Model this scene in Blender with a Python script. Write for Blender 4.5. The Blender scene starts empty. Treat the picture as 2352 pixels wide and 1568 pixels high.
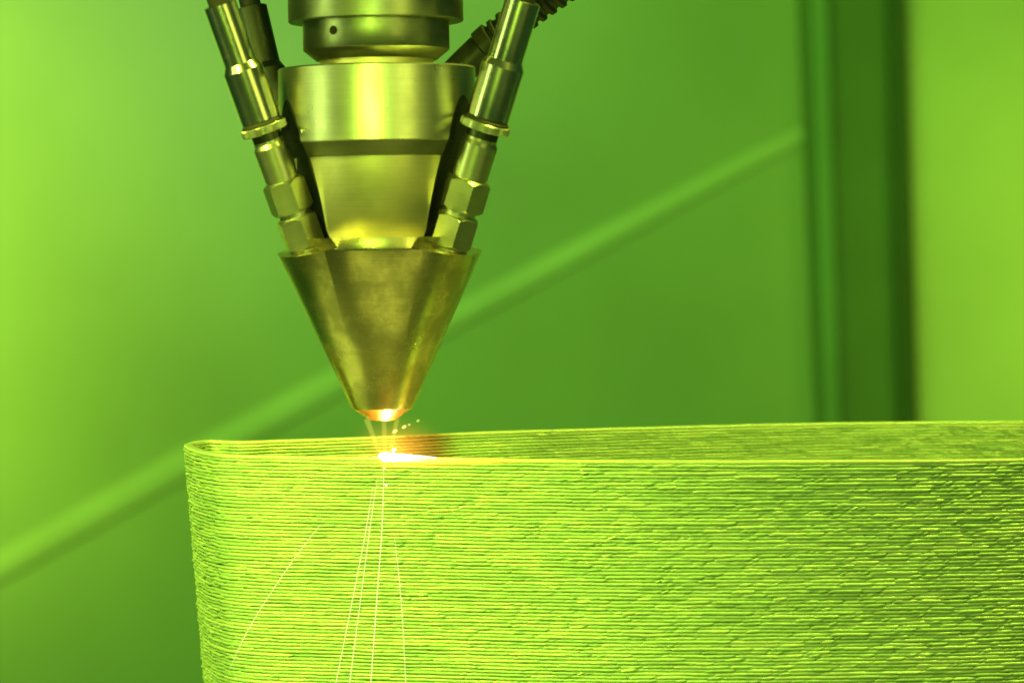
import bpy, bmesh, math, random
import numpy as np
from mathutils import Vector, Matrix
random.seed(7); rng = np.random.default_rng(11)
S = 0.001                                   # everything is written in millimetres
sc = bpy.context.scene
COL = sc.collection
R = math.radians

# ------------------------------------------------------------------ camera
FPX, W0, H0 = 6533.0, 2352.0, 1568.0
CAM = Vector((36.9, -828.0, 63.4)); PITCH = R(2.05)
cd = bpy.data.cameras.new('camera'); cam = bpy.data.objects.new('camera', cd); COL.objects.link(cam)
cd.lens = 100.0; cd.sensor_width = 36.0; cd.clip_start = 0.02; cd.clip_end = 60.0
cam.location = CAM * S; cam.rotation_euler = (math.pi/2 - PITCH, 0, 0)
cd.dof.use_dof = True; cd.dof.focus_distance = 0.862; cd.dof.aperture_fstop = 14.5
sc.camera = cam
def unproj(px, py, y):                      # a sight line met with the plane Y = y (mm)
    fw = Vector((0, math.cos(PITCH), -math.sin(PITCH))); up = Vector((0, math.sin(PITCH), math.cos(PITCH)))
    d = fw + Vector((1, 0, 0))*((px-W0/2)/FPX) + up*((H0/2-py)/FPX)
    return CAM + d*((y-CAM.y)/d.y)

# ------------------------------------------------------------------ world, lamps, exposure
w = bpy.data.worlds.new('World'); sc.world = w; w.use_nodes = True
bg = w.node_tree.nodes['Background']; bg.inputs[0].default_value = (0.125, 0.44, 0.085, 1); bg.inputs[1].default_value = 0.13
sc.view_settings.view_transform = 'Standard'; sc.view_settings.look = 'None'
sc.view_settings.exposure = 0; sc.view_settings.gamma = 1
def lamp(name, kind, loc, target, power, color, size=0.1, size_y=None, angle=None, blend=1.0):
    l = bpy.data.lights.new(name, kind); l.energy = power; l.color = color
    if kind == 'AREA':
        l.size = size
        if size_y: l.shape = 'RECTANGLE'; l.size_y = size_y
    else: l.shadow_soft_size = size
    if kind == 'SPOT': l.spot_size = R(angle); l.spot_blend = blend
    o = bpy.data.objects.new(name, l); COL.objects.link(o); o.location = Vector(loc)*S
    o.rotation_euler = (Vector(target)-Vector(loc)).to_track_quat('-Z', 'Y').to_euler()
    return o
YG = (0.86, 1.0, 0.12); MG = (0.70, 1.0, 0.20)
lamp('front_lamp', 'SPOT', (-66, -600, 112), (-40, 0, -10), 3.8, (0.60, 1.0, 0.07), 0.02, angle=50, blend=0.8)
lamp('left_lamp', 'SPOT', (-290, -360, 330), (-50, 0, -45), 31.0, (0.84, 1.0, 0.07), 0.03, angle=38)
lamp('high_lamp', 'SPOT', (480, -190, 900), (60, 0, -20), 44.0, (0.84, 1.0, 0.07), 0.05, angle=40, blend=0.7)
lamp('right_softbox', 'AREA', (420, -620, 210), (0, 0, 95), 1.0, YG, 0.22, 0.5)
lamp('front_softbox', 'AREA', (60, -1000, 300), (0, 0, 70), 0.6, MG, 0.35, 0.3)
lamp('left_softbox', 'AREA', (-520, -240, 200), (0, 0, 95), 0.9, MG, 0.08, 0.5)
lamp('low_reflection_fill', 'AREA', (51, -242, -205), (0, 0, 40), 0.14, (0.88, 1, 0.12), 0.52, 0.12)  # added area lamp, unseen, for bright bands reflected in the cone
lamp('low_side_reflection_fill', 'AREA', (-234, 8, -220), (0, 0, 40), 0.08, (0.80, 1, 0.12), 0.2, 0.16)  # added side lamp, unseen, for the cone's left reflection
lamp('wall_wash', 'AREA', (-250, 500, 900), (-150, 2270, 100), 23.0, (0.30, 1, 0.045), 1.2, 0.4)
lamp('wall_spot_left', 'SPOT', (-1500, 900, 200), (-960, 2270, 90), 300.0, (0.54, 1, 0.05), 0.3, angle=38)
lamp('haze_fill_spot', 'SPOT', (-400, 1000, 600), (-300, 2270, 380), 26.0, (0.66, 0.9, 0.40), 0.3, angle=28)  # added spot, makes the pale hazy area on the upper left wall
lamp('wall_spot_right', 'SPOT', (1000, 1200, 0), (760, 2270, 0), 40.0, (0.50, 1, 0.05), 0.3, angle=34)
lamp('melt_light', 'POINT', (2.0, -1.5, 3.4), (0, 0, 0), 0.10, (1, 0.28, 0.03), 0.0012)

# ------------------------------------------------------------------ materials
def new_mat(name):
    m = bpy.data.materials.new(name); m.use_nodes = True
    nt = m.node_tree; return m, nt, nt.nodes['Principled BSDF'], nt.nodes, nt.links
def ramp(N, stops):
    r = N.new('ShaderNodeValToRGB'); e = r.color_ramp.elements
    full = lambda c: tuple(c) + (1,) if len(c) == 3 else tuple(c)
    e[0].position = stops[0][0]; e[0].color = full(stops[0][1]); e[1].position = stops[-1][0]; e[1].color = full(stops[-1][1])
    for p, c in stops[1:-1]: e.new(p).color = full(c)
    return r
def metal(name, base, dark, rough=0.3, aniso=0.6, stain=0.0, fine=1.0, met=1.0):
    """turned metal: fine rings round Z, stains, specks; object space in metres"""
    m, nt, b, N, L = new_mat(name)
    tc = N.new('ShaderNodeTexCoord')
    mp = N.new('ShaderNodeMapping'); mp.inputs['Scale'].default_value = (60, 60, 2600)
    L.new(tc.outputs['Object'], mp.inputs[0])
    n1 = N.new('ShaderNodeTexNoise'); n1.inputs['Scale'].default_value = 1.0; n1.inputs['Detail'].default_value = 4
    L.new(mp.outputs[0], n1.inputs[0])
    n2 = N.new('ShaderNodeTexNoise'); n2.inputs['Scale'].default_value = 75; n2.inputs['Detail'].default_value = 7
    n2.inputs['Roughness'].default_value = 0.62; L.new(tc.outputs['Object'], n2.inputs[0])
    n3 = N.new('ShaderNodeTexNoise'); n3.inputs['Scale'].default_value = 900; n3.inputs['Detail'].default_value = 3
    L.new(tc.outputs['Object'], n3.inputs[0])
    cr = ramp(N, [(0.37 + 0.06*stain, dark), (0.58 - 0.04*stain, base)]); L.new(n2.outputs[0], cr.inputs[0])
    mx = N.new('ShaderNodeMixRGB'); mx.inputs[0].default_value = 1.0; mx.inputs[1].default_value = base + (1,)
    L.new(cr.outputs[0], mx.inputs[2]); mx.inputs[0].default_value = min(1.0, 0.25 + stain)
    m2 = N.new('ShaderNodeMixRGB'); m2.blend_type = 'MULTIPLY'; m2.inputs[0].default_value = 0.35
    rr = ramp(N, [(0.3, (0.7, 0.7, 0.7)), (0.7, (1, 1, 1))]); L.new(n1.outputs[0], rr.inputs[0])
    L.new(mx.outputs[0], m2.inputs[1]); L.new(rr.outputs[0], m2.inputs[2])
    L.new(m2.outputs[0], b.inputs['Base Color'])
    b.inputs['Metallic'].default_value = met
    mr = N.new('ShaderNodeMapRange'); mr.inputs[1].default_value = 0.35; mr.inputs[2].default_value = 0.65
    mr.inputs[3].default_value = rough + 0.14*stain + 0.04; mr.inputs[4].default_value = rough - 0.03
    L.new(n2.outputs[0], mr.inputs[0]); L.new(mr.outputs[0], b.inputs['Roughness'])
    b.inputs['Anisotropic'].default_value = aniso
    tg = N.new('ShaderNodeTangent'); tg.direction_type = 'RADIAL'; tg.axis = 'Z'; L.new(tg.outputs[0], b.inputs['Tangent'])
    ad = N.new('ShaderNodeMath'); ad.operation = 'ADD'; L.new(n1.outputs[0], ad.inputs[0])
    ml = N.new('ShaderNodeMath'); ml.operation = 'MULTIPLY'; ml.inputs[1].default_value = 0.6; L.new(n3.outputs[0], ml.inputs[0]); L.new(ml.outputs[0], ad.inputs[1])
    bp = N.new('ShaderNodeBump'); bp.inputs['Strength'].default_value = 0.35*fine; bp.inputs['Distance'].default_value = 0.00002
    L.new(ad.outputs[0], bp.inputs['Height']); L.new(bp.outputs[0], b.inputs['Normal'])
    return m
M = {}
M['steel'] = metal('turned_steel', (0.60, 0.59, 0.50), (0.38, 0.37, 0.31), 0.29, 0.65, 0.15)
M['tube'] = metal('drawn_steel', (0.66, 0.67, 0.60), (0.44, 0.46, 0.40), 0.22, 0.0, 0.1)
M['nut'] = metal('plated_steel', (0.62, 0.64, 0.52), (0.40, 0.42, 0.33), 0.33, 0.0, 0.25)
M['brass'] = metal('brass_neck', (0.74, 0.66, 0.44), (0.58, 0.52, 0.34), 0.42, 0.5, 0.25)
M['cone'] = metal('stained_cone', (0.66, 0.58, 0.36), (0.36, 0.33, 0.21), 0.23, 0.35, 0.55, 1.4)
M['copper'] = metal('copper_tip', (0.80, 0.45, 0.25), (0.6, 0.34, 0.2), 0.26, 0.2, 0.3)
M['burnished_shaded'] = metal('burnished_shaded_steel', (0.10, 0.11, 0.09), (0.06, 0.07, 0.055), 0.34, 0.5, 0.3)  # feed necks; on the rear feeder its shade is put into the colour
M['lowring'] = metal('shaded_ring_steel', (0.24, 0.25, 0.20), (0.16, 0.17, 0.13), 0.36, 0.3, 0.2)  # shade of the down-facing chamfer put into a darker steel
M['darksteel'] = metal('dark_ring_steel', (0.34, 0.35, 0.28), (0.2, 0.21, 0.16), 0.32, 0.6, 0.4)
def plain(name, col, rough=0.5, met=0.0, bump=0.0, scale=200):
    m, nt, b, N, L = new_mat(name)
    tc = N.new('ShaderNodeTexCoord'); n = N.new('ShaderNodeTexNoise'); n.inputs['Scale'].default_value = scale; n.inputs['Detail'].default_value = 5
    L.new(tc.outputs['Object'], n.inputs[0])
    cr = ramp(N, [(0.3, tuple(c*0.86 for c in col)), (0.7, tuple(min(1, c*1.08) for c in col))])
    L.new(n.outputs[0], cr.inputs[0]); L.new(cr.outputs[0], b.inputs['Base Color'])
    b.inputs['Roughness'].default_value = rough; b.inputs['Metallic'].default_value = met
    if bump:
        bp = N.new('ShaderNodeBump'); bp.inputs['Strength'].default_value = bump; bp.inputs['Distance'].default_value = 0.0002
        L.new(n.outputs[0], bp.inputs['Height']); L.new(bp.outputs[0], b.inputs['Normal'])
    return m
M['rubber_recess'] = plain('black_rubber_recess', (0.025, 0.027, 0.022), 0.6, 0, 0.3, 900)  # hose stubs, and the rings that paint dark recesses
M['hose'] = plain('hose_sheath', (0.035, 0.04, 0.03), 0.45, 0.2, 0.3, 900)
M['wall'] = plain('painted_wall', (0.50, 0.52, 0.48), 0.75, 0, 0, 3)
M['rail'] = plain('rail_paint', (0.70, 0.70, 0.64), 0.55, 0, 0, 6)
M['post'] = plain('post_paint', (0.17, 0.22, 0.15), 0.6, 0, 0, 6)
M['flange'] = plain('flange_paint', (0.26, 0.36, 0.28), 0.6, 0, 0, 6)
M['gasket'] = plain('gasket', (0.09, 0.12, 0.08), 0.8, 0, 0, 6)
M['table'] = plain('machine_table', (0.42, 0.42, 0.40), 0.5, 0.3, 0, 12)
M['pocket_shade'] = plain('shaded_pocket', (0.04, 0.045, 0.04), 0.55, 0.3)  # shade inside the feeder pockets painted near-black
M['panel'] = plain('pale_panel_paint', (0.82, 0.74, 0.62), 0.7, 0, 0, 3)
M['black'] = plain('black_hole', (0.01, 0.01, 0.01), 0.9)
def glow(name, col, strength):
    m = bpy.data.materials.new(name); m.use_nodes = True; nt = m.node_tree; nt.nodes.clear()
    e = nt.nodes.new('ShaderNodeEmission'); e.inputs[0].default_value = col + (1,); e.inputs[1].default_value = strength
    o = nt.nodes.new('ShaderNodeOutputMaterial'); nt.links.new(e.outputs[0], o.inputs[0]); return m
M['spark'] = glow('hot_spark', (1, 0.88, 0.42), 3.0)
M['hair'] = glow('spark_streak', (1, 0.90, 0.40), 1.7)
M['sparkdim'] = glow('cooler_spark', (0.95, 0.85, 0.2), 1.3)
M['sparkgreen'] = glow('dim_spark', (0.62, 0.85, 0.12), 0.9)
M['white'] = glow('white_hot_metal', (1, 0.86, 0.55), 9.0)
def gasmat(name, col, strength, falloff=False, axis_fall=False):
    m = bpy.data.materials.new(name); m.use_nodes = True; nt = m.node_tree; nt.nodes.clear()
    N, L = nt.nodes, nt.links
    e = N.new('ShaderNodeEmission'); e.inputs[0].default_value = col + (1,); e.inputs[1].default_value = strength
    o = N.new('ShaderNodeOutputMaterial'); L.new(e.outputs[0], o.inputs['Volume'])
    if falloff:
        tc = N.new('ShaderNodeTexCoord'); g = N.new('ShaderNodeTexGradient'); g.gradient_type = 'QUADRATIC_SPHERE'
        L.new(tc.outputs['Object'], g.inputs[0])
        p = N.new('ShaderNodeMath'); p.operation = 'POWER'; p.inputs[1].default_value = 1.6; L.new(g.outputs[1], p.inputs[0])
        q = N.new('ShaderNodeMath'); q.operation = 'MULTIPLY'; q.inputs[1].default_value = strength
        L.new(p.outputs[0], q.inputs[0]); L.new(q.outputs[0], e.inputs[1])
    return m

# printed metal beads
def bead_mat():
    m, nt, b, N, L = new_mat('deposited_steel')
    at = N.new('ShaderNodeAttribute'); at.attribute_name = 'strand'
    mp = N.new('ShaderNodeMapping'); mp.inputs['Scale'].default_value = (2.1, 0.55, 1.0); L.new(at.outputs['Vector'], mp.inputs[0])
    n = N.new('ShaderNodeTexNoise'); n.inputs['Scale'].default_value = 1.0; n.inputs['Detail'].default_value = 3; L.new(mp.outputs[0], n.inputs[0])
    n2 = N.new('ShaderNodeTexNoise'); n2.inputs['Scale'].default_value = 60; n2.inputs['Detail'].default_value = 4
    tc = N.new('ShaderNodeTexCoord'); L.new(tc.outputs['Object'], n2.inputs[0])
    tone = N.new('ShaderNodeAttribute'); tone.attribute_name = 'tone'
    cr = ramp(N, [(0.0, (0.09, 0.20, 0.09)), (0.5, (0.35, 0.55, 0.30)), (1.0, (0.70, 0.80, 0.50))])
    a = N.new('ShaderNodeMath'); a.operation = 'MULTIPLY_ADD'; a.inputs[1].default_value = 0.8; L.new(n.outputs[0], a.inputs[0])
    a2 = N.new('ShaderNodeMath'); a2.operation = 'MULTIPLY_ADD'; a2.inputs[1].default_value = 0.34; a2.inputs[2].default_value = -0.06
    L.new(tone.outputs['Fac'], a2.inputs[0]); L.new(a2.outputs[0], a.inputs[2]); L.new(a.outputs[0], cr.inputs[0])
    shd = N.new('ShaderNodeAttribute'); shd.attribute_name = 'nozzle_shade'
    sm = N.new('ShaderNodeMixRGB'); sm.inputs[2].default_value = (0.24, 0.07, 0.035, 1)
    L.new(shd.outputs['Fac'], sm.inputs[0]); L.new(cr.outputs[0], sm.inputs[1]); L.new(sm.outputs[0], b.inputs['Base Color'])
    b.inputs['Metallic'].default_value = 0.3; b.inputs['Specular IOR Level'].default_value = 0.9
    mr = N.new('ShaderNodeMapRange'); mr.inputs[3].default_value = 0.50; mr.inputs[4].default_value = 0.30
    L.new(tone.outputs['Fac'], mr.inputs[0]); L.new(mr.outputs[0], b.inputs['Roughness'])
    bp = N.new('ShaderNodeBump'); bp.inputs['Strength'].default_value = 0.8; bp.inputs['Distance'].default_value = 0.00022
    L.new(n.outputs[0], bp.inputs['Height']); L.new(bp.outputs[0], b.inputs['Normal'])
    # metal still hot behind the melt pool gives off its own light
    h = N.new('ShaderNodeAttribute'); h.attribute_name = 'hotness'
    hc = ramp(N, [(0.0, (0, 0, 0)), (0.18, (0.22, 0.03, 0.0)), (0.42, (0.85, 0.24, 0.01)), (0.7, (1, 0.62, 0.06)), (1.0, (1, 0.9, 0.5))])
    L.new(h.outputs['Fac'], hc.inputs[0]); L.new(hc.outputs[0], b.inputs['Emission Color'])
    st = N.new('ShaderNodeMapRange'); st.inputs[1].default_value = 0; st.inputs[2].default_value = 1; st.inputs[3].default_value = 0.4; st.inputs[4].default_value = 4.0
    L.new(h.outputs['Fac'], st.inputs[0]); L.new(st.outputs[0], b.inputs['Emission Strength'])
    return m
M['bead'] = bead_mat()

# ------------------------------------------------------------------ object helpers
def tag(o, label=None, cat=None, group=None, kind=None):
    if label: o['label'] = label
    if cat: o['category'] = cat
    if group: o['group'] = group
    if kind: o['kind'] = kind
    return o
def link(name, me, mat, parent=None, sharp=35):
    if mat is not None: me.materials.append(mat)
    o = bpy.data.objects.new(name, me); COL.objects.link(o)
    if parent is not None: o.parent = parent
    if sharp is not None:
        me.polygons.foreach_set('use_smooth', [True]*len(me.polygons)); me.set_sharp_from_angle(angle=R(sharp))
    return o
def empty(name, loc=(0, 0, 0)):
    o = bpy.data.objects.new(name, None); COL.objects.link(o); o.location = Vector(loc)*S; o.empty_display_size = 0.01; return o
def mesh(name, vs, fs):
    me = bpy.data.meshes.new(name); me.from_pydata([tuple(Vector(v)*S) for v in vs], [], fs)
    bm = bmesh.new(); bm.from_mesh(me); bmesh.ops.recalc_face_normals(bm, faces=bm.faces); bm.to_mesh(me); bm.free()
    return me
def lathe(name, prof, n=96, rfun=None, closed=False):
    """prof: (radius, z) list in mm; ends are capped when radius > 0"""
    vs, fs = [], []
    for r, z in prof:
        for k in range(n):
            a = 2*math.pi*k/n; rr = r if rfun is None else rfun(r, z, a)
            vs.append((rr*math.cos(a), rr*math.sin(a), z))
    for i in range(len(prof)-1):
        for k in range(n):
            k2 = (k+1) % n; fs.append((i*n+k, i*n+k2, (i+1)*n+k2, (i+1)*n+k))
    if closed:
        i = len(prof)-1
        for k in range(n):
            k2 = (k+1) % n; fs.append((i*n+k, i*n+k2, k2, k))
    else:
        fs.append(tuple(range(n))); fs.append(tuple((len(prof)-1)*n+k for k in range(n)))
    return mesh(name, vs, fs)
def tube(name, pts, radii, n=14, cap=True):
    pts = [Vector(p) for p in pts]; vs, fs = [], []; up = Vector((0, 1, 0.13)).normalized()
    for i, p in enumerate(pts):
        t = (pts[min(i+1, len(pts)-1)] - pts[max(i-1, 0)]).normalized()
        a = t.cross(up).normalized(); b = a.cross(t)
        r = radii[i] if hasattr(radii, '__len__') else radii
        for k in range(n):
            q = 2*math.pi*k/n; vs.append(p + a*r*math.cos(q) + b*r*math.sin(q))
    for i in range(len(pts)-1):
        for k in range(n):
            k2 = (k+1) % n; fs.append((i*n+k, i*n+k2, (i+1)*n+k2, (i+1)*n+k))
    if cap: fs.append(tuple(range(n))); fs.append(tuple((len(pts)-1)*n+k for k in range(n)))
    return mesh(name, vs, fs)
def extrude_quad(name, pts, depth):          # quad outline (world mm) given thickness away from the camera
    vs = [Vector(p) for p in pts] + [Vector(p)+Vector((0, depth, 0)) for p in pts]
    n = len(pts)
    fs = [tuple(range(n)), tuple(range(2*n-1, n-1, -1))] + [(i, (i+1) % n, n+(i+1) % n, n+i) for i in range(n)]
    return mesh(name, vs, fs)

# ------------------------------------------------------------------ setting
YW = 2272.0
def box(name, x0, x1, y0, y1, z0, z1):
    vs = [(x, y, z) for x in (x0, x1) for y in (y0, y1) for z in (z0, z1)]
    return mesh(name, vs, [(0, 1, 3, 2), (4, 6, 7, 5), (0, 4, 5, 1), (2, 3, 7, 6), (0, 2, 6, 4), (1, 5, 7, 3)])
tag(link('back_wall', box('back_wall', -2600, 2600, YW, YW+60, -1200, 2200), M['wall'], sharp=None), kind='structure')
tag(link('floor', box('floor', -2600, 2600, -1600, YW, -1240, -1200), M['table'], sharp=None), kind='structure')

# diagonal ridge across the back wall
def wallpt(px, py, off=0): p = unproj(px, py, YW-off); return p
rp = [(-260, 1440), (0, 1302), (420, 1068), (760, 885), (1100, 700), (1450, 515), (1700, 384), (1868, 300)]
rl = tube('diagonal_rail', [wallpt(x, y, 0) for x, y in rp], [17, 17, 17, 16, 14, 12, 10, 8], 24)
for v_ in rl.vertices: v_.co.y = YW*S + (v_.co.y - YW*S)*0.55
tag(link('diagonal_rail', rl, M['rail']), 'slim painted rail sloping across the blurred back wall', 'rail')

# post at the right of the back wall
def strip(xt, xb, xt2, xb2, off, th):        # px at y=0 and y=960, stretched well past the frame
    def ex(a, b, y): return a + (b-a)*y/960.0
    P = []
    for (a, b, y) in ((xt, xb, -900), (xt2, xb2, -900), (xt2, xb2, 2400), (xt, xb, 2400)):
        P.append(unproj(ex(a, b, y), y, YW-off))
    return P, th
post = empty('corner_post', (430, YW-30, -1200))
tag(post, 'dark painted upright post with a paler left flange, out of focus', 'post')
def post_part(name, args, mat):
    P, th = strip(*args); me = extrude_quad(name, P, th); o = link(name, me, M[mat], post, sharp=None)
    o.matrix_parent_inverse = Matrix.Translation(-post.location); return o
post_part('left_gasket', (1838, 1878, 1862, 1893, 34, 34), 'post')
post_part('flange', (1862, 1893, 1900, 1928, 60, 60), 'flange')
post_part('web', (1900, 1928, 2040, 2070, 40, 40), 'post')
post_part('right_gasket', (2040, 2070, 2070, 2098, 64, 64), 'gasket')

P, th = strip(2084, 2110, 3300, 3300, 20, 20)
tag(link('side_wall', extrude_quad('side_wall', P, th), M['panel'], sharp=None), kind='structure')

# ------------------------------------------------------------------ printed part
H = 63.4
plan = [(2352, 993), (1900, 984), (1500, 963), (1100, 937), (880, 916), (640, 900), (560, 895), (512, 898), (483, 899),
        (460, 896), (443, 889), (433, 881), (437, 872), (451, 860.5), (469, 851.5), (487, 846.5), (503, 842), (560, 837), (700, 832),
        (880, 828), (1200, 821), (1500, 817), (1900, 818), (2352, 825), (2900, 850), (3200, 880), (3350, 920), (3200, 960), (2850, 985)]
ctrl = np.array([((px-1176)/FPX*d + CAM.x, d-828.0) for px, d in plan])
def catmull(c, per):
    out = []; n = len(c)
    for i in range(n):
        p0, p1, p2, p3 = c[i-1], c[i], c[(i+1) % n], c[(i+2) % n]
        d01 = max(np.linalg.norm(p1-p0), 1e-6)**.5; d12 = np.linalg.norm(p2-p1)**.5; d23 = np.linalg.norm(p3-p2)**.5
        m1 = (p2-p1) - ((p2-p0)/(d01+d12)-(p1-p0)/d01)*(-d12) if False else None
        t1 = ((p1-p0)/d01 - (p2-p0)/(d01+d12) + (p2-p1)/d12)*d12
        t2 = ((p2-p1)/d12 - (p3-p1)/(d12+d23) + (p3-p2)/d23)*d12
        t = np.linspace(0, 1, per, endpoint=False)[:, None]
        out.append((2*t**3-3*t**2+1)*p1 + (t**3-2*t**2+t)*t1 + (-2*t**3+3*t**2)*p2 + (t**3-t**2)*t2)
    return np.vstack(out)
dense = catmull(ctrl, 120)
seg = np.linalg.norm(np.roll(dense, -1, 0)-dense, axis=1); cum = np.concatenate([[0], np.cumsum(seg)]); LEN = cum[-1]
dx = np.append(dense[:, 0], dense[0, 0]); dy = np.append(dense[:, 1], dense[0, 1])
def at_s(s): s = np.mod(s, LEN); return np.interp(s, cum, dx), np.interp(s, cum, dy)
s_mark = [cum[i*120] for i in range(len(plan))]
s_far_end = s_mark[0]; s_tip0 = s_mark[8]; s_tip1 = s_mark[16]; s_near_end = s_mark[23] + 8
def samples(fine_far):
    a = np.arange(0, s_tip0, 0.7 if fine_far else 3.0); b = np.arange(s_tip0, s_tip1, 0.34); c = np.arange(s_tip1, s_near_end, 0.42)
    d = np.arange(s_near_end, LEN-1, 4.0); return np.concatenate([a, b, c, d])
PITCHZ, THICK = 1.035, 3.1
NL = 74
prof = []                                    # (outward share, height share) round the bead section
for k in range(8): q = -math.pi/2 + math.pi*(k+0.5)/8; prof.append((1, math.cos(q), math.sin(q)))
for k in range(6): q = math.pi/2 + math.pi*(k+0.5)/6; prof.append((-1, math.cos(q), math.sin(q)))
NP = len(prof)
def smooth_noise(s, cell, r):
    n = int(LEN/cell)+3; v = r.normal(size=n); u = s/cell; i = np.floor(u).astype(int) % n; f = u-np.floor(u); f = f*f*(3-2*f)
    return v[i]*(1-f)+v[(i+1) % n]*f
part = empty('printed_part', (60, 30, -NL*PITCHZ))
tag(part, 'thin-walled printed metal part with ribbed deposited layers under the nozzle', 'printed part')
PINV = Matrix.Translation(-part.location)
prev_z = None
base_wave = np.zeros(1)
waveA = np.random.default_rng(5)
for li in range(NL):
    r = np.random.default_rng(100+li)
    s = samples(li < 16)
    x, y = at_s(s); x2, y2 = at_s(s+0.25); x1, y1 = at_s(s-0.25)
    tx, ty = x2-x1, y2-y1; ln = np.hypot(tx, ty); nx, ny = -ty/ln, tx/ln   # the path runs so that this points outward
    # the outward normal: at the near side it must point to -Y
    zc = -li*PITCHZ - 0.55
    # taper of the part towards the bottom, mostly at the rounded left end
    tap = 5.4*(li*PITCHZ/68.0)*np.exp(-np.maximum(0, x-(-62))/60.0)
    # beads
    near = (s > s_tip1-2) & (s < s_near_end)
    rightness = np.clip((x+40)/230.0, 0, 1)
    brk = [0.0]
    while brk[-1] < LEN:
        xx = at_s(brk[-1])[0]; g = 7.5 - 3.6*np.clip((xx+40)/200, 0, 1)
        brk.append(brk[-1] + 1.4 + r.exponential(g))
    brk = np.array(brk); nb = len(brk)
    so = r.normal(size=nb)*0.06; sz = r.normal(size=nb)*0.025; stn = r.uniform(size=nb); dep = r.uniform(0.10, 0.44, size=nb)*(0.7+0.3*np.clip((at_s(brk)[0]+20)/200, 0, 1))*(r.uniform(size=nb) > 0.3)
    wav = 0.05*smooth_noise(s, 9.0, np.random.default_rng(40+li//3)) + 0.022*smooth_noise(s, 3.5, r) + 0.012*smooth_noise(s, 1.1, r)
    tipz = ((s > s_tip0-6) & (s < s_tip1+2))
    wav = wav + tipz*0.10*smooth_noise(s, 2.6, r)
    bulge = 0.035*smooth_noise(s, 2.2, r) + 0.028*smooth_noise(s, 0.8, r) + tipz*0.10*smooth_noise(s, 2.4, r) + 0.02*r.normal()
    hgt = 0.535 + 0.012*smooth_noise(s, 4.0, r)
    amp = 1.0
    if li == 0: wav *= 0.35; bulge = bulge*0.45; amp = 0.1; hgt = hgt + 0.10
    V = np.zeros((len(s), NP, 3)); STR = np.zeros((len(s), NP, 3)); TN = np.zeros((len(s), NP))
    for j, (side, co, si) in enumerate(prof):
        se = s + (-1 if True else 1)*0.75*si*(1.0)          # slanted joints
        # on the near side s grows to the right: higher points lie further right
        idx = np.clip(np.searchsorted(brk, se, side='right')-1, 0, nb-1)
        dist = np.minimum(np.abs(se-brk[idx]), np.abs(se-brk[np.minimum(idx+1, nb-1)]))
        nxt = np.abs(se-brk[idx]) > np.abs(se-brk[np.minimum(idx+1, nb-1)])
        dd = np.where(nxt, dep[np.minimum(idx+1, nb-1)], dep[idx])
        notch = dd*np.exp(-(dist/0.28)**2)
        fade = np.clip(dist/0.35, 0, 1)
        o = THICK/2 - 0.62 + 0.72*abs(co)**0.85 + (bulge + amp*so[idx]*fade - amp*notch)*(0.35+0.65*abs(co))
        if side < 0: o = o - amp*1.0*notch + amp*1.2*so[idx]*fade
        o = o*side
        z = zc + si*hgt*(1-0.55*amp*notch) + wav + amp*sz[idx]*fade
        px = x + nx*o + tap; py = y + ny*o
        V[:, j, 0] = px; V[:, j, 1] = py; V[:, j, 2] = z
        STR[:, j, 0] = se + 0.5*si*np.sign(side); STR[:, j, 1] = si*0.6 + li*5.3; STR[:, j, 2] = side*3
        TN[:, j] = stn[idx] if li else 1.35  # lit look of the top rim painted in as a brighter tone
    n = len(s)
    ii = np.arange(n)[:, None]; jj = np.arange(NP)[None, :]
    i2 = (ii+1) % n; j2 = (jj+1) % NP
    F = np.stack([ii*NP+jj, i2*NP+jj, i2*NP+j2, ii*NP+j2], -1).reshape(-1, 4)
    me = bpy.data.meshes.new('bead')
    me.vertices.add(n*NP); me.vertices.foreach_set('co', (V*S).reshape(-1).astype(np.float32))
    me.loops.add(len(F)*4); me.loops.foreach_set('vertex_index', F.reshape(-1).astype(np.int32))
    me.polygons.add(len(F)); me.polygons.foreach_set('loop_start', np.arange(0, len(F)*4, 4, dtype=np.int32))
    me.polygons.foreach_set('loop_total', np.full(len(F), 4, dtype=np.int32))
    me.polygons.foreach_set('use_smooth', np.ones(len(F), dtype=bool))
    me.update(calc_edges=True)
    a = me.attributes.new('strand', 'FLOAT_VECTOR', 'POINT'); a.data.foreach_set('vector', STR.reshape(-1).astype(np.float32))
    a = me.attributes.new('tone', 'FLOAT', 'POINT'); a.data.foreach_set('value', TN.reshape(-1).astype(np.float32))
    if li < 16:                               # nozzle's shadow painted brown on the inside of the far wall
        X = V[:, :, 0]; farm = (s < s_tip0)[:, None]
        shd_ = np.clip((X+4)/7, 0, 1)*np.clip((20-X)/10, 0, 0.85)*farm*(0.9 + 0.1*r.normal(size=X.shape))
        a = me.attributes.new('nozzle_shade', 'FLOAT', 'POINT'); a.data.foreach_set('value', np.clip(shd_, 0, 1).reshape(-1).astype(np.float32))
    if li < 3:
        X = V[:, :, 0]; ns = near[:, None] & (X > -6)
        tail = (50.0, 38.0, 20.0)[li]; top = (1.0, 0.47, 0.26)[li]
        hv = np.where(X > 0, np.clip(1-X/tail, 0, 1)**1.25, np.clip(1+X/2.5, 0, 1))*top*ns
        a = me.attributes.new('hotness', 'FLOAT', 'POINT'); a.data.foreach_set('value', hv.reshape(-1).astype(np.float32))
    o = link('deposited_layer', me, M['bead'], part, sharp=None); o.matrix_parent_inverse = PINV

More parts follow.
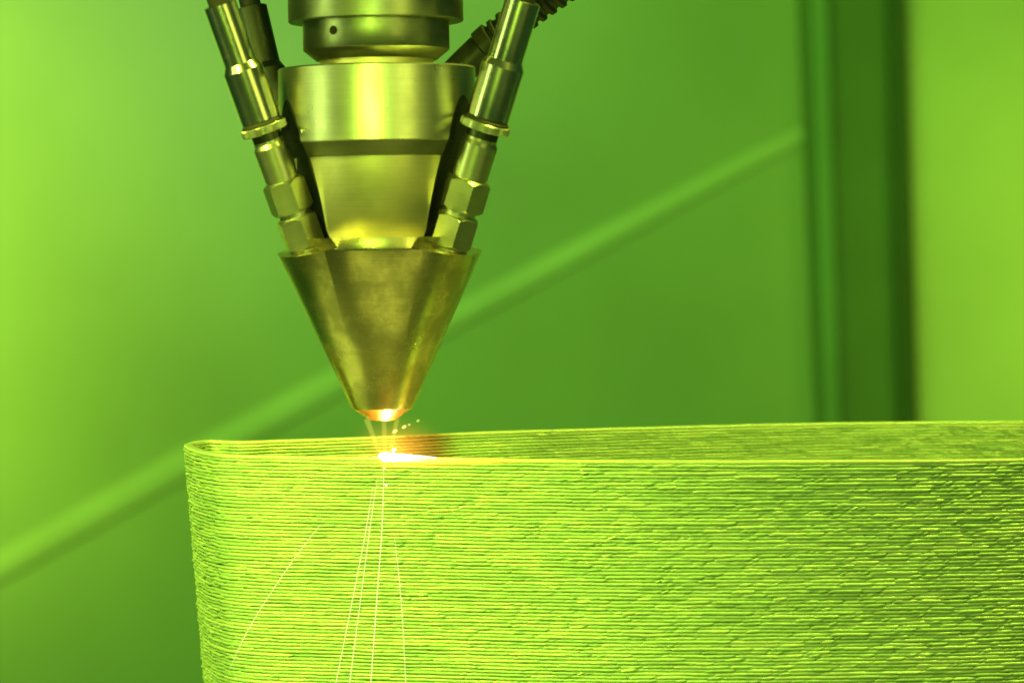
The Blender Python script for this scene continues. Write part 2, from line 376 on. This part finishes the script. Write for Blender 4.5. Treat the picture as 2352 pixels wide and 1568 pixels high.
# white hot melt pool on the top bead
vs, fs = [], []; n = 14; st = np.linspace(-2.4, 17.5, 34)
for i, xx in enumerate(st):
    u = (xx+2.4)/19.9; r0 = 1.55*math.sqrt(max(0.0, min(1, (xx+2.4)/1.6)))*(1-u)**0.55 + 0.02
    r0 *= 1.12*(1 + 0.06*math.sin(i*1.7))
    yy = at_s(s_mark[19] + xx)[1]
    for k in range(n):
        q = 2*math.pi*k/n; vs.append((xx, yy + 1.15*r0*math.cos(q)*1.1, -0.15 - 0.35*u + r0*math.sin(q)*(0.95 if math.sin(q) > 0 else 0.85)))
for i in range(len(st)-1):
    for k in range(n): k2 = (k+1) % n; fs.append((i*n+k, i*n+k2, (i+1)*n+k2, (i+1)*n+k))
fs += [tuple(range(n)), tuple((len(st)-1)*n+k for k in range(n))]
o = link('melt_pool', mesh('melt_pool', vs, fs), M['white'], part); o.matrix_parent_inverse = PINV
o['label'] = 'white hot melt pool on the top bead'
# platform under the part and machine table (both below the frame)
bp = link('build_platform', box('build_platform', -50, 395, -5, 150, -400, -NL*PITCHZ-0.2), M['table'], sharp=None)
tag(bp, 'steel build block carrying the printed part', 'platform')
tag(link('machine_table', box('machine_table', -700, 900, -800, 700, -422, -400), M['table'], sharp=None), kind='structure')

# ------------------------------------------------------------------ laser head
head = empty('laser_head', (-0.6, 0, 0)); head.rotation_euler = (0, R(-0.9), 0)
tag(head, 'conical brass and steel laser deposition nozzle pointing down at the glowing weld', 'laser nozzle')
cutters = []
TH = R(20.2)
def feeder_frame(azdeg, r, z, th=TH):
    """azimuth measured from the camera side, positive to the right"""
    a = R(azdeg); out = Vector((math.sin(a), -math.cos(a), 0))
    ax = (out*math.sin(th) + Vector((0, 0, 1))*math.cos(th)).normalized()
    xx = (out - ax*out.dot(ax)).normalized(); yy = ax.cross(xx)
    m = Matrix((xx, yy, ax)).transposed().to_4x4()
    return Matrix.Translation((out*r + Vector((0, 0, z)))*S) @ m
FR = [feeder_frame(-62, 23.2, 61.2), feeder_frame(62, 22.9, 61.0), feeder_frame(-120, 23.4, 61.2), feeder_frame(120, 23.4, 61.2)]
def slot(r, z0, z1, far=45, n=40):          # a pocket: round towards the axis, open outwards
    ring = [(r*math.cos(q), r*math.sin(q)) for q in [math.pi/2 + math.pi*i/n for i in range(n+1)]] + [(far, -r-4), (far, r+4)]
    m = len(ring); vs = [(x, y, z0) for x, y in ring] + [(x, y, z1) for x, y in ring]
    return mesh('cutter', vs, [tuple(range(m)), tuple(range(2*m-1, m-1, -1))] + [(i, (i+1) % m, m+(i+1) % m, m+i) for i in range(m)])
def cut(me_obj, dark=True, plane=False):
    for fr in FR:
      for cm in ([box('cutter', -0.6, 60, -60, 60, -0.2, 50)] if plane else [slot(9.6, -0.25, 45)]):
        if dark: cm.materials.append(M['pocket_shade'])
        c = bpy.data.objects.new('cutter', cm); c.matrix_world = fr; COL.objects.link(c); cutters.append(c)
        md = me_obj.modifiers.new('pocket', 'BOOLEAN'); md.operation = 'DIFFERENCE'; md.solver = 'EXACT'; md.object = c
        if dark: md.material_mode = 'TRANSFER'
    par = me_obj.parent; me_obj.parent = None
    bpy.context.view_layer.update()
    dg = bpy.context.evaluated_depsgraph_get(); ev = me_obj.evaluated_get(dg)
    nm = bpy.data.meshes.new_from_object(ev, depsgraph=dg); me_obj.modifiers.clear(); old = me_obj.data; me_obj.data = nm
    me_obj.parent = par
    for c in cutters: bpy.data.objects.remove(c)
    cutters.clear()
    nm.polygons.foreach_set('use_smooth', [True]*len(nm.polygons)); nm.set_sharp_from_angle(angle=R(28))
def hpart(name, me, mat, sharp=28): return link(name, me, M[mat], head, sharp)
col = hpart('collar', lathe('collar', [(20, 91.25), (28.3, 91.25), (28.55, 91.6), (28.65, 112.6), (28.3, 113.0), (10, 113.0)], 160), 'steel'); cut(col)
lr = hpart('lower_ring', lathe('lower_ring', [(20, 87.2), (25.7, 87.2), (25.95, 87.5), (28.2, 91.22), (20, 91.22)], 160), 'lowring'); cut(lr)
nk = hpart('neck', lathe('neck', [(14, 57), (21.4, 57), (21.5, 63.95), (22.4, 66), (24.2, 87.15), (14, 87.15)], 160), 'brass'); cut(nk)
cone = hpart('cone', lathe('cone', [(8.7, 14.4), (9.0, 14.7), (30.0, 60.3), (30.15, 60.9), (29.7, 63.95), (14, 63.9)], 192), 'cone'); cut(cone, False, True)
hpart('nozzle_tip', lathe('nozzle_tip', [(1.6, 13.0), (2.2, 10.9), (3.6, 10.9), (8.6, 14.3), (8.6, 14.38), (1.6, 14.38)], 96, closed=True), 'copper')
hpart('connector', lathe('connector', [(16.6, 113.02), (16.6, 115.6)], 96), 'brass')
cl = hpart('clamp_ring', lathe('clamp_ring', [(14, 115.3), (17.6, 115.3), (21.1, 118.1), (21.25, 118.4), (21.25, 126.2), (14, 126.2)], 128), 'darksteel')
hole = hpart('screw_hole', lathe('screw_hole', [(1.15, -0.12), (1.3, 0.12)], 24), 'black'); hole.parent = cl
a = R(-32); hole.location = Vector((21.25*math.sin(a), -21.25*math.cos(a), 122.9))*S; hole.rotation_euler = (R(90), 0, a)
hpart('housing', lathe('housing', [(14, 126.22), (25.0, 126.22), (25.4, 126.6), (25.4, 165)], 128), 'darksteel')
hs = hpart('set_screw', lathe('set_screw', [(0.75, -0.3), (0.75, 0.4), (0.4, 0.55)], 20), 'tube')
a = R(-46); hs.location = Vector((28.6*math.sin(a), -28.6*math.cos(a), 94.3))*S; hs.rotation_euler = (R(90), 0, a)

def hexmesh(name, ap, h, ch=0.32):
    n = 72; vs, fs = [], []
    rr = []
    for k in range(n):
        q = 2*math.pi*k/n; m6 = (q % (math.pi/3)) - math.pi/6; rr.append((q, ap/math.cos(m6)))
    def ring(rs, zs):
        for (q, r), rv, zv in zip(rr, rs, zs): vs.append((rv*math.cos(q), rv*math.sin(q), zv))
    o = [r for q, r in rr]; c = [max(0, r-ap*0.95)*0.95 for r in o]
    ring([ap*0.95]*n, [0]*n); ring(o, c); ring(o, [h-v for v in c]); ring([ap*0.95]*n, [h]*n)
    for i in range(3):
        for k in range(n): k2 = (k+1) % n; fs.append((i*n+k, i*n+k2, (i+1)*n+k2, (i+1)*n+k))
    fs += [tuple(range(n)), tuple(3*n+k for k in range(n))]
    return mesh(name, vs, fs)
def knurl(r, z, a): return r*(1 + (0.022 if (int(a/(2*math.pi)*168) % 2) else 0.0)) if r > 6.2 else r
me_stem = lathe('feed_tube', [(4.5, -0.3), (4.5, 0.1), (4.5, 21.2), (4.85, 21.3), (4.95, 31.0), (4.3, 32.2), (4.3, 33.0)], 48)
me_nutE = hexmesh('hex_nut', 5.35, 9.6); me_nutD = hexmesh('hex_nut', 5.5, 9.6)
me_disc = lathe('knurled_ring', [(4.2, 0), (6.3, 0), (6.55, 0.25), (6.55, 2.05), (6.3, 2.3), (4.2, 2.3)], 336, knurl)
me_slB = lathe('lower_sleeve', [(4.6, 0.9), (4.6, 0), (5.35, 0), (5.65, 0.3), (5.75, 15.4), (4.7, 17.4), (4.2, 17.4)], 64)
me_slA = lathe('upper_sleeve', [(4.2, 0), (4.65, 0), (4.65, 3), (4.7, 17.3), (4.35, 17.5), (3.9, 17.5), (3.8, 15), (3.0, 15)], 64)
me_neck = lathe('feed_neck', [(3.6, 0), (4.25, 0), (4.25, 4.2), (3.6, 4.2)], 40); me_recess = lathe('recess_shade_ring', [(3.6, 0), (5.95, 0), (6.0, 0.5), (5.2, 1.3), (3.6, 1.3)], 56)  # last one: added dark ring painting the recess shade above the knurled ring
me_core = lathe('hose_stub', [(3.1, 0), (3.1, 12), (2.9, 13)], 32)
for m_, k_ in ((me_stem, 'nut'), (me_nutE, 'nut'), (me_nutD, 'nut'), (me_disc, 'nut'), (me_slB, 'tube'), (me_slA, 'tube'), (me_core, 'rubber_recess'), (me_neck, 'burnished_shaded'), (me_recess, 'rubber_recess')):
    m_.materials.append(M[k_]); m_.polygons.foreach_set('use_smooth', [True]*len(m_.polygons)); m_.set_sharp_from_angle(angle=R(24))
def obj_at(name, me, parent, loc=(0, 0, 0), rz=0):
    o = bpy.data.objects.new(name, me); COL.objects.link(o); o.parent = parent; o.location = Vector(loc)*S; o.rotation_euler = (0, 0, rz); return o
def feeder(fr, label, roll, dark=False):
    t = bpy.data.objects.new('powder_feeder', me_stem); COL.objects.link(t); t.parent = head
    t.matrix_local = fr; t['label'] = label
    obj_at('hex_nut', me_nutE, t, (0, 0, 0.3), roll); obj_at('hex_nut', me_nutD, t, (0, 0, 11.2), roll + 0.12)
    obj_at('knurled_ring', me_disc, t, (0, 0, 35.4)); obj_at('feed_neck', me_neck, t, (0, 0, 31.9)); obj_at('recess_shade_ring', me_recess, t, (0, 0, 37.65))
    obj_at('lower_sleeve', me_slB, t, (0, 0, 38.8)); obj_at('upper_sleeve', me_slA, t, (0, 0, 56.2)); obj_at('hose_stub', me_core, t, (0, 0, 66))
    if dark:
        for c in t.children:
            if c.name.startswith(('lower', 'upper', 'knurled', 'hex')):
                c.material_slots[0].link = 'OBJECT'; c.material_slots[0].material = M['burnished_shaded']
    return t
feeder(FR[0], 'front left powder feed line of stacked fittings', 0.30)
fr_ = feeder(FR[1], 'front right powder feed line of stacked fittings', 0.12); fr_.scale = (1.08, 1.08, 1.0)
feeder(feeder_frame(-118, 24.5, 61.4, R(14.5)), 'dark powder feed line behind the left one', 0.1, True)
# ribbed hose behind the right feeder
P0 = unproj(1030, 190, 22); P1 = unproj(1120, 92, 22); P2 = unproj(1215, 20, 16); P3 = unproj(1340, -60, 10)
pts = []; rad = []
for i in range(90):
    u = i/89; p = P0*((1-u)**3) + P1*(3*u*(1-u)**2) + P2*(3*u*u*(1-u)) + P3*(u**3)
    pts.append(p)
    rad.append(4.9 if u < 0.34 else (4.4 + (0.8 if (i % 6) in (0, 1, 2) else -0.2)))
for i in range(26, 34): rad[i] = 5.6
hz = link('ribbed_hose', tube('ribbed_hose', pts, rad, 24), M['hose'], sharp=30)
tag(hz, 'dark ribbed hose rising from behind the collar past the right feeder', 'hose')

# ------------------------------------------------------------------ powder jets, sparks, weld bloom
jm = gasmat('powder_glow', (1.0, 0.72, 0.12), 150.0)
def jet(p0, p1, r0, r1, label):
    me = tube('powder_jet', [Vector(p0).lerp(Vector(p1), k/6) for k in range(7)], [r0+(r1-r0)*k/6 for k in range(7)], 20)
    tag(link('powder_jet', me, jm), label, 'powder jet', 'powder jets between nozzle and weld')
jet(unproj(842, 962, -2), unproj(872, 1040, 0), 0.95, 0.7, 'left slanting glowing powder jet under the nozzle tip')
jet(unproj(882, 964, -3), unproj(884, 1040, 0), 0.8, 0.8, 'middle upright glowing powder jet under the nozzle tip')
jet(unproj(912, 962, -2), unproj(897, 1040, 0), 0.8, 0.7, 'right slanting glowing powder jet under the nozzle tip')
pl = bpy.data.meshes.new('weld_bloom'); bm = bmesh.new(); bmesh.ops.create_icosphere(bm, subdivisions=3, radius=1.0); bm.to_mesh(pl); bm.free()
plo = link('weld_bloom', pl, gasmat('bloom_glow', (1.0, 0.42, 0.04), 210.0, True)); plo.location = Vector((3.5, 0, 2.5))*S; plo.scale = (0.019, 0.010, 0.013)  # bloom of the weld imitated by an added emitting volume
tag(plo, 'orange light bloom added round the melt pool', 'bloom', kind='stuff')

def trail(pp, r, mat, label, yy=(-5, -16)):
    n = 26; c = [Vector(unproj(x, y, yy[0]+(yy[1]-yy[0])*i/(len(pp)-1))) for i, (x, y) in enumerate(pp)]
    def ev(u):
        k = u*(len(c)-1); i = min(int(k), len(c)-2); f = k-i
        p0, p1, p2, p3 = c[max(i-1, 0)], c[i], c[i+1], c[min(i+2, len(c)-1)]
        return 0.5*((2*p1)+(p2-p0)*f+(2*p0-5*p1+4*p2-p3)*f*f+(-p0+3*p1-3*p2+p3)*f**3)
    ps = [ev(i/(n-1)) for i in range(n)]
    rr = [r*min(1, 0.25+3*i/(n-1))*(min(1, 0.2+4*(1-i/(n-1))) if pp[-1][1] < 1560 else 1) for i in range(n)]
    tag(link('spark_trail', tube('spark_trail', ps, rr, 6), M[mat]), label, 'spark', 'bright spark trails in front of the printed wall')
trail([(745, 1192), (690, 1263), (636, 1340), (570, 1445), (527, 1537)], 0.065, 'hair', 'curved spark trail farthest left, ending on the wall')
trail([(856, 1120), (838, 1230), (808, 1385), (768, 1585)], 0.074, 'hair', 'spark trail just left of the pair below the weld')
trail([(868, 1090), (850, 1210), (829, 1370), (800, 1590)], 0.071, 'hair', 'thin spark trail between the left and the brightest upright trail')
trail([(882, 1058), (878, 1200), (866, 1370), (850, 1590)], 0.093, 'hair', 'thickest upright spark trail falling straight below the weld')
trail([(905, 1222), (917, 1330), (925, 1430), (933, 1590)], 0.062, 'hair', 'spark trail farthest right below the weld')
def blob(px, py, y, r, mat, label, sx=1.0, rot=0):
    me = bpy.data.meshes.new('spark'); bm = bmesh.new(); bmesh.ops.create_icosphere(bm, subdivisions=2, radius=r*S)
    for v in bm.verts: v.co.x *= sx*(1+0.12*math.sin(40*v.co.z/S))
    bm.to_mesh(me); bm.free(); o = link('spark', me, M[mat]); o.location = unproj(px, py, y)*S; o.rotation_euler = (0, rot, 0)
    tag(o, label, 'spark', 'small glowing spatter round the weld')
blob(907, 990, 18, 0.50, 'sparkdim', 'yellow spark nearest the nozzle tip in the rising row', 1.7, -0.5)
blob(928, 980, 26, 0.50, 'sparkdim', 'second yellow spark in the row rising right of the tip', 1.6, -0.5)
blob(940, 975, 30, 0.36, 'sparkgreen', 'small greenish spark in the middle of the rising row', 1.4, -0.4)
blob(960, 966, 36, 0.42, 'sparkgreen', 'greenish spark at the upper right of the rising row', 1.3, -0.4)
blob(882, 1075, -5, 0.24, 'spark', 'tiny white spark just under the weld', 1.3)
blob(887, 1113, -6, 0.30, 'spark', 'tiny white spark on the beads lower under the weld', 1.2)
blob(905, 1033, -2, 0.42, 'white', 'white spatter drop jumping from the right of the melt pool', 1.6, -0.6)
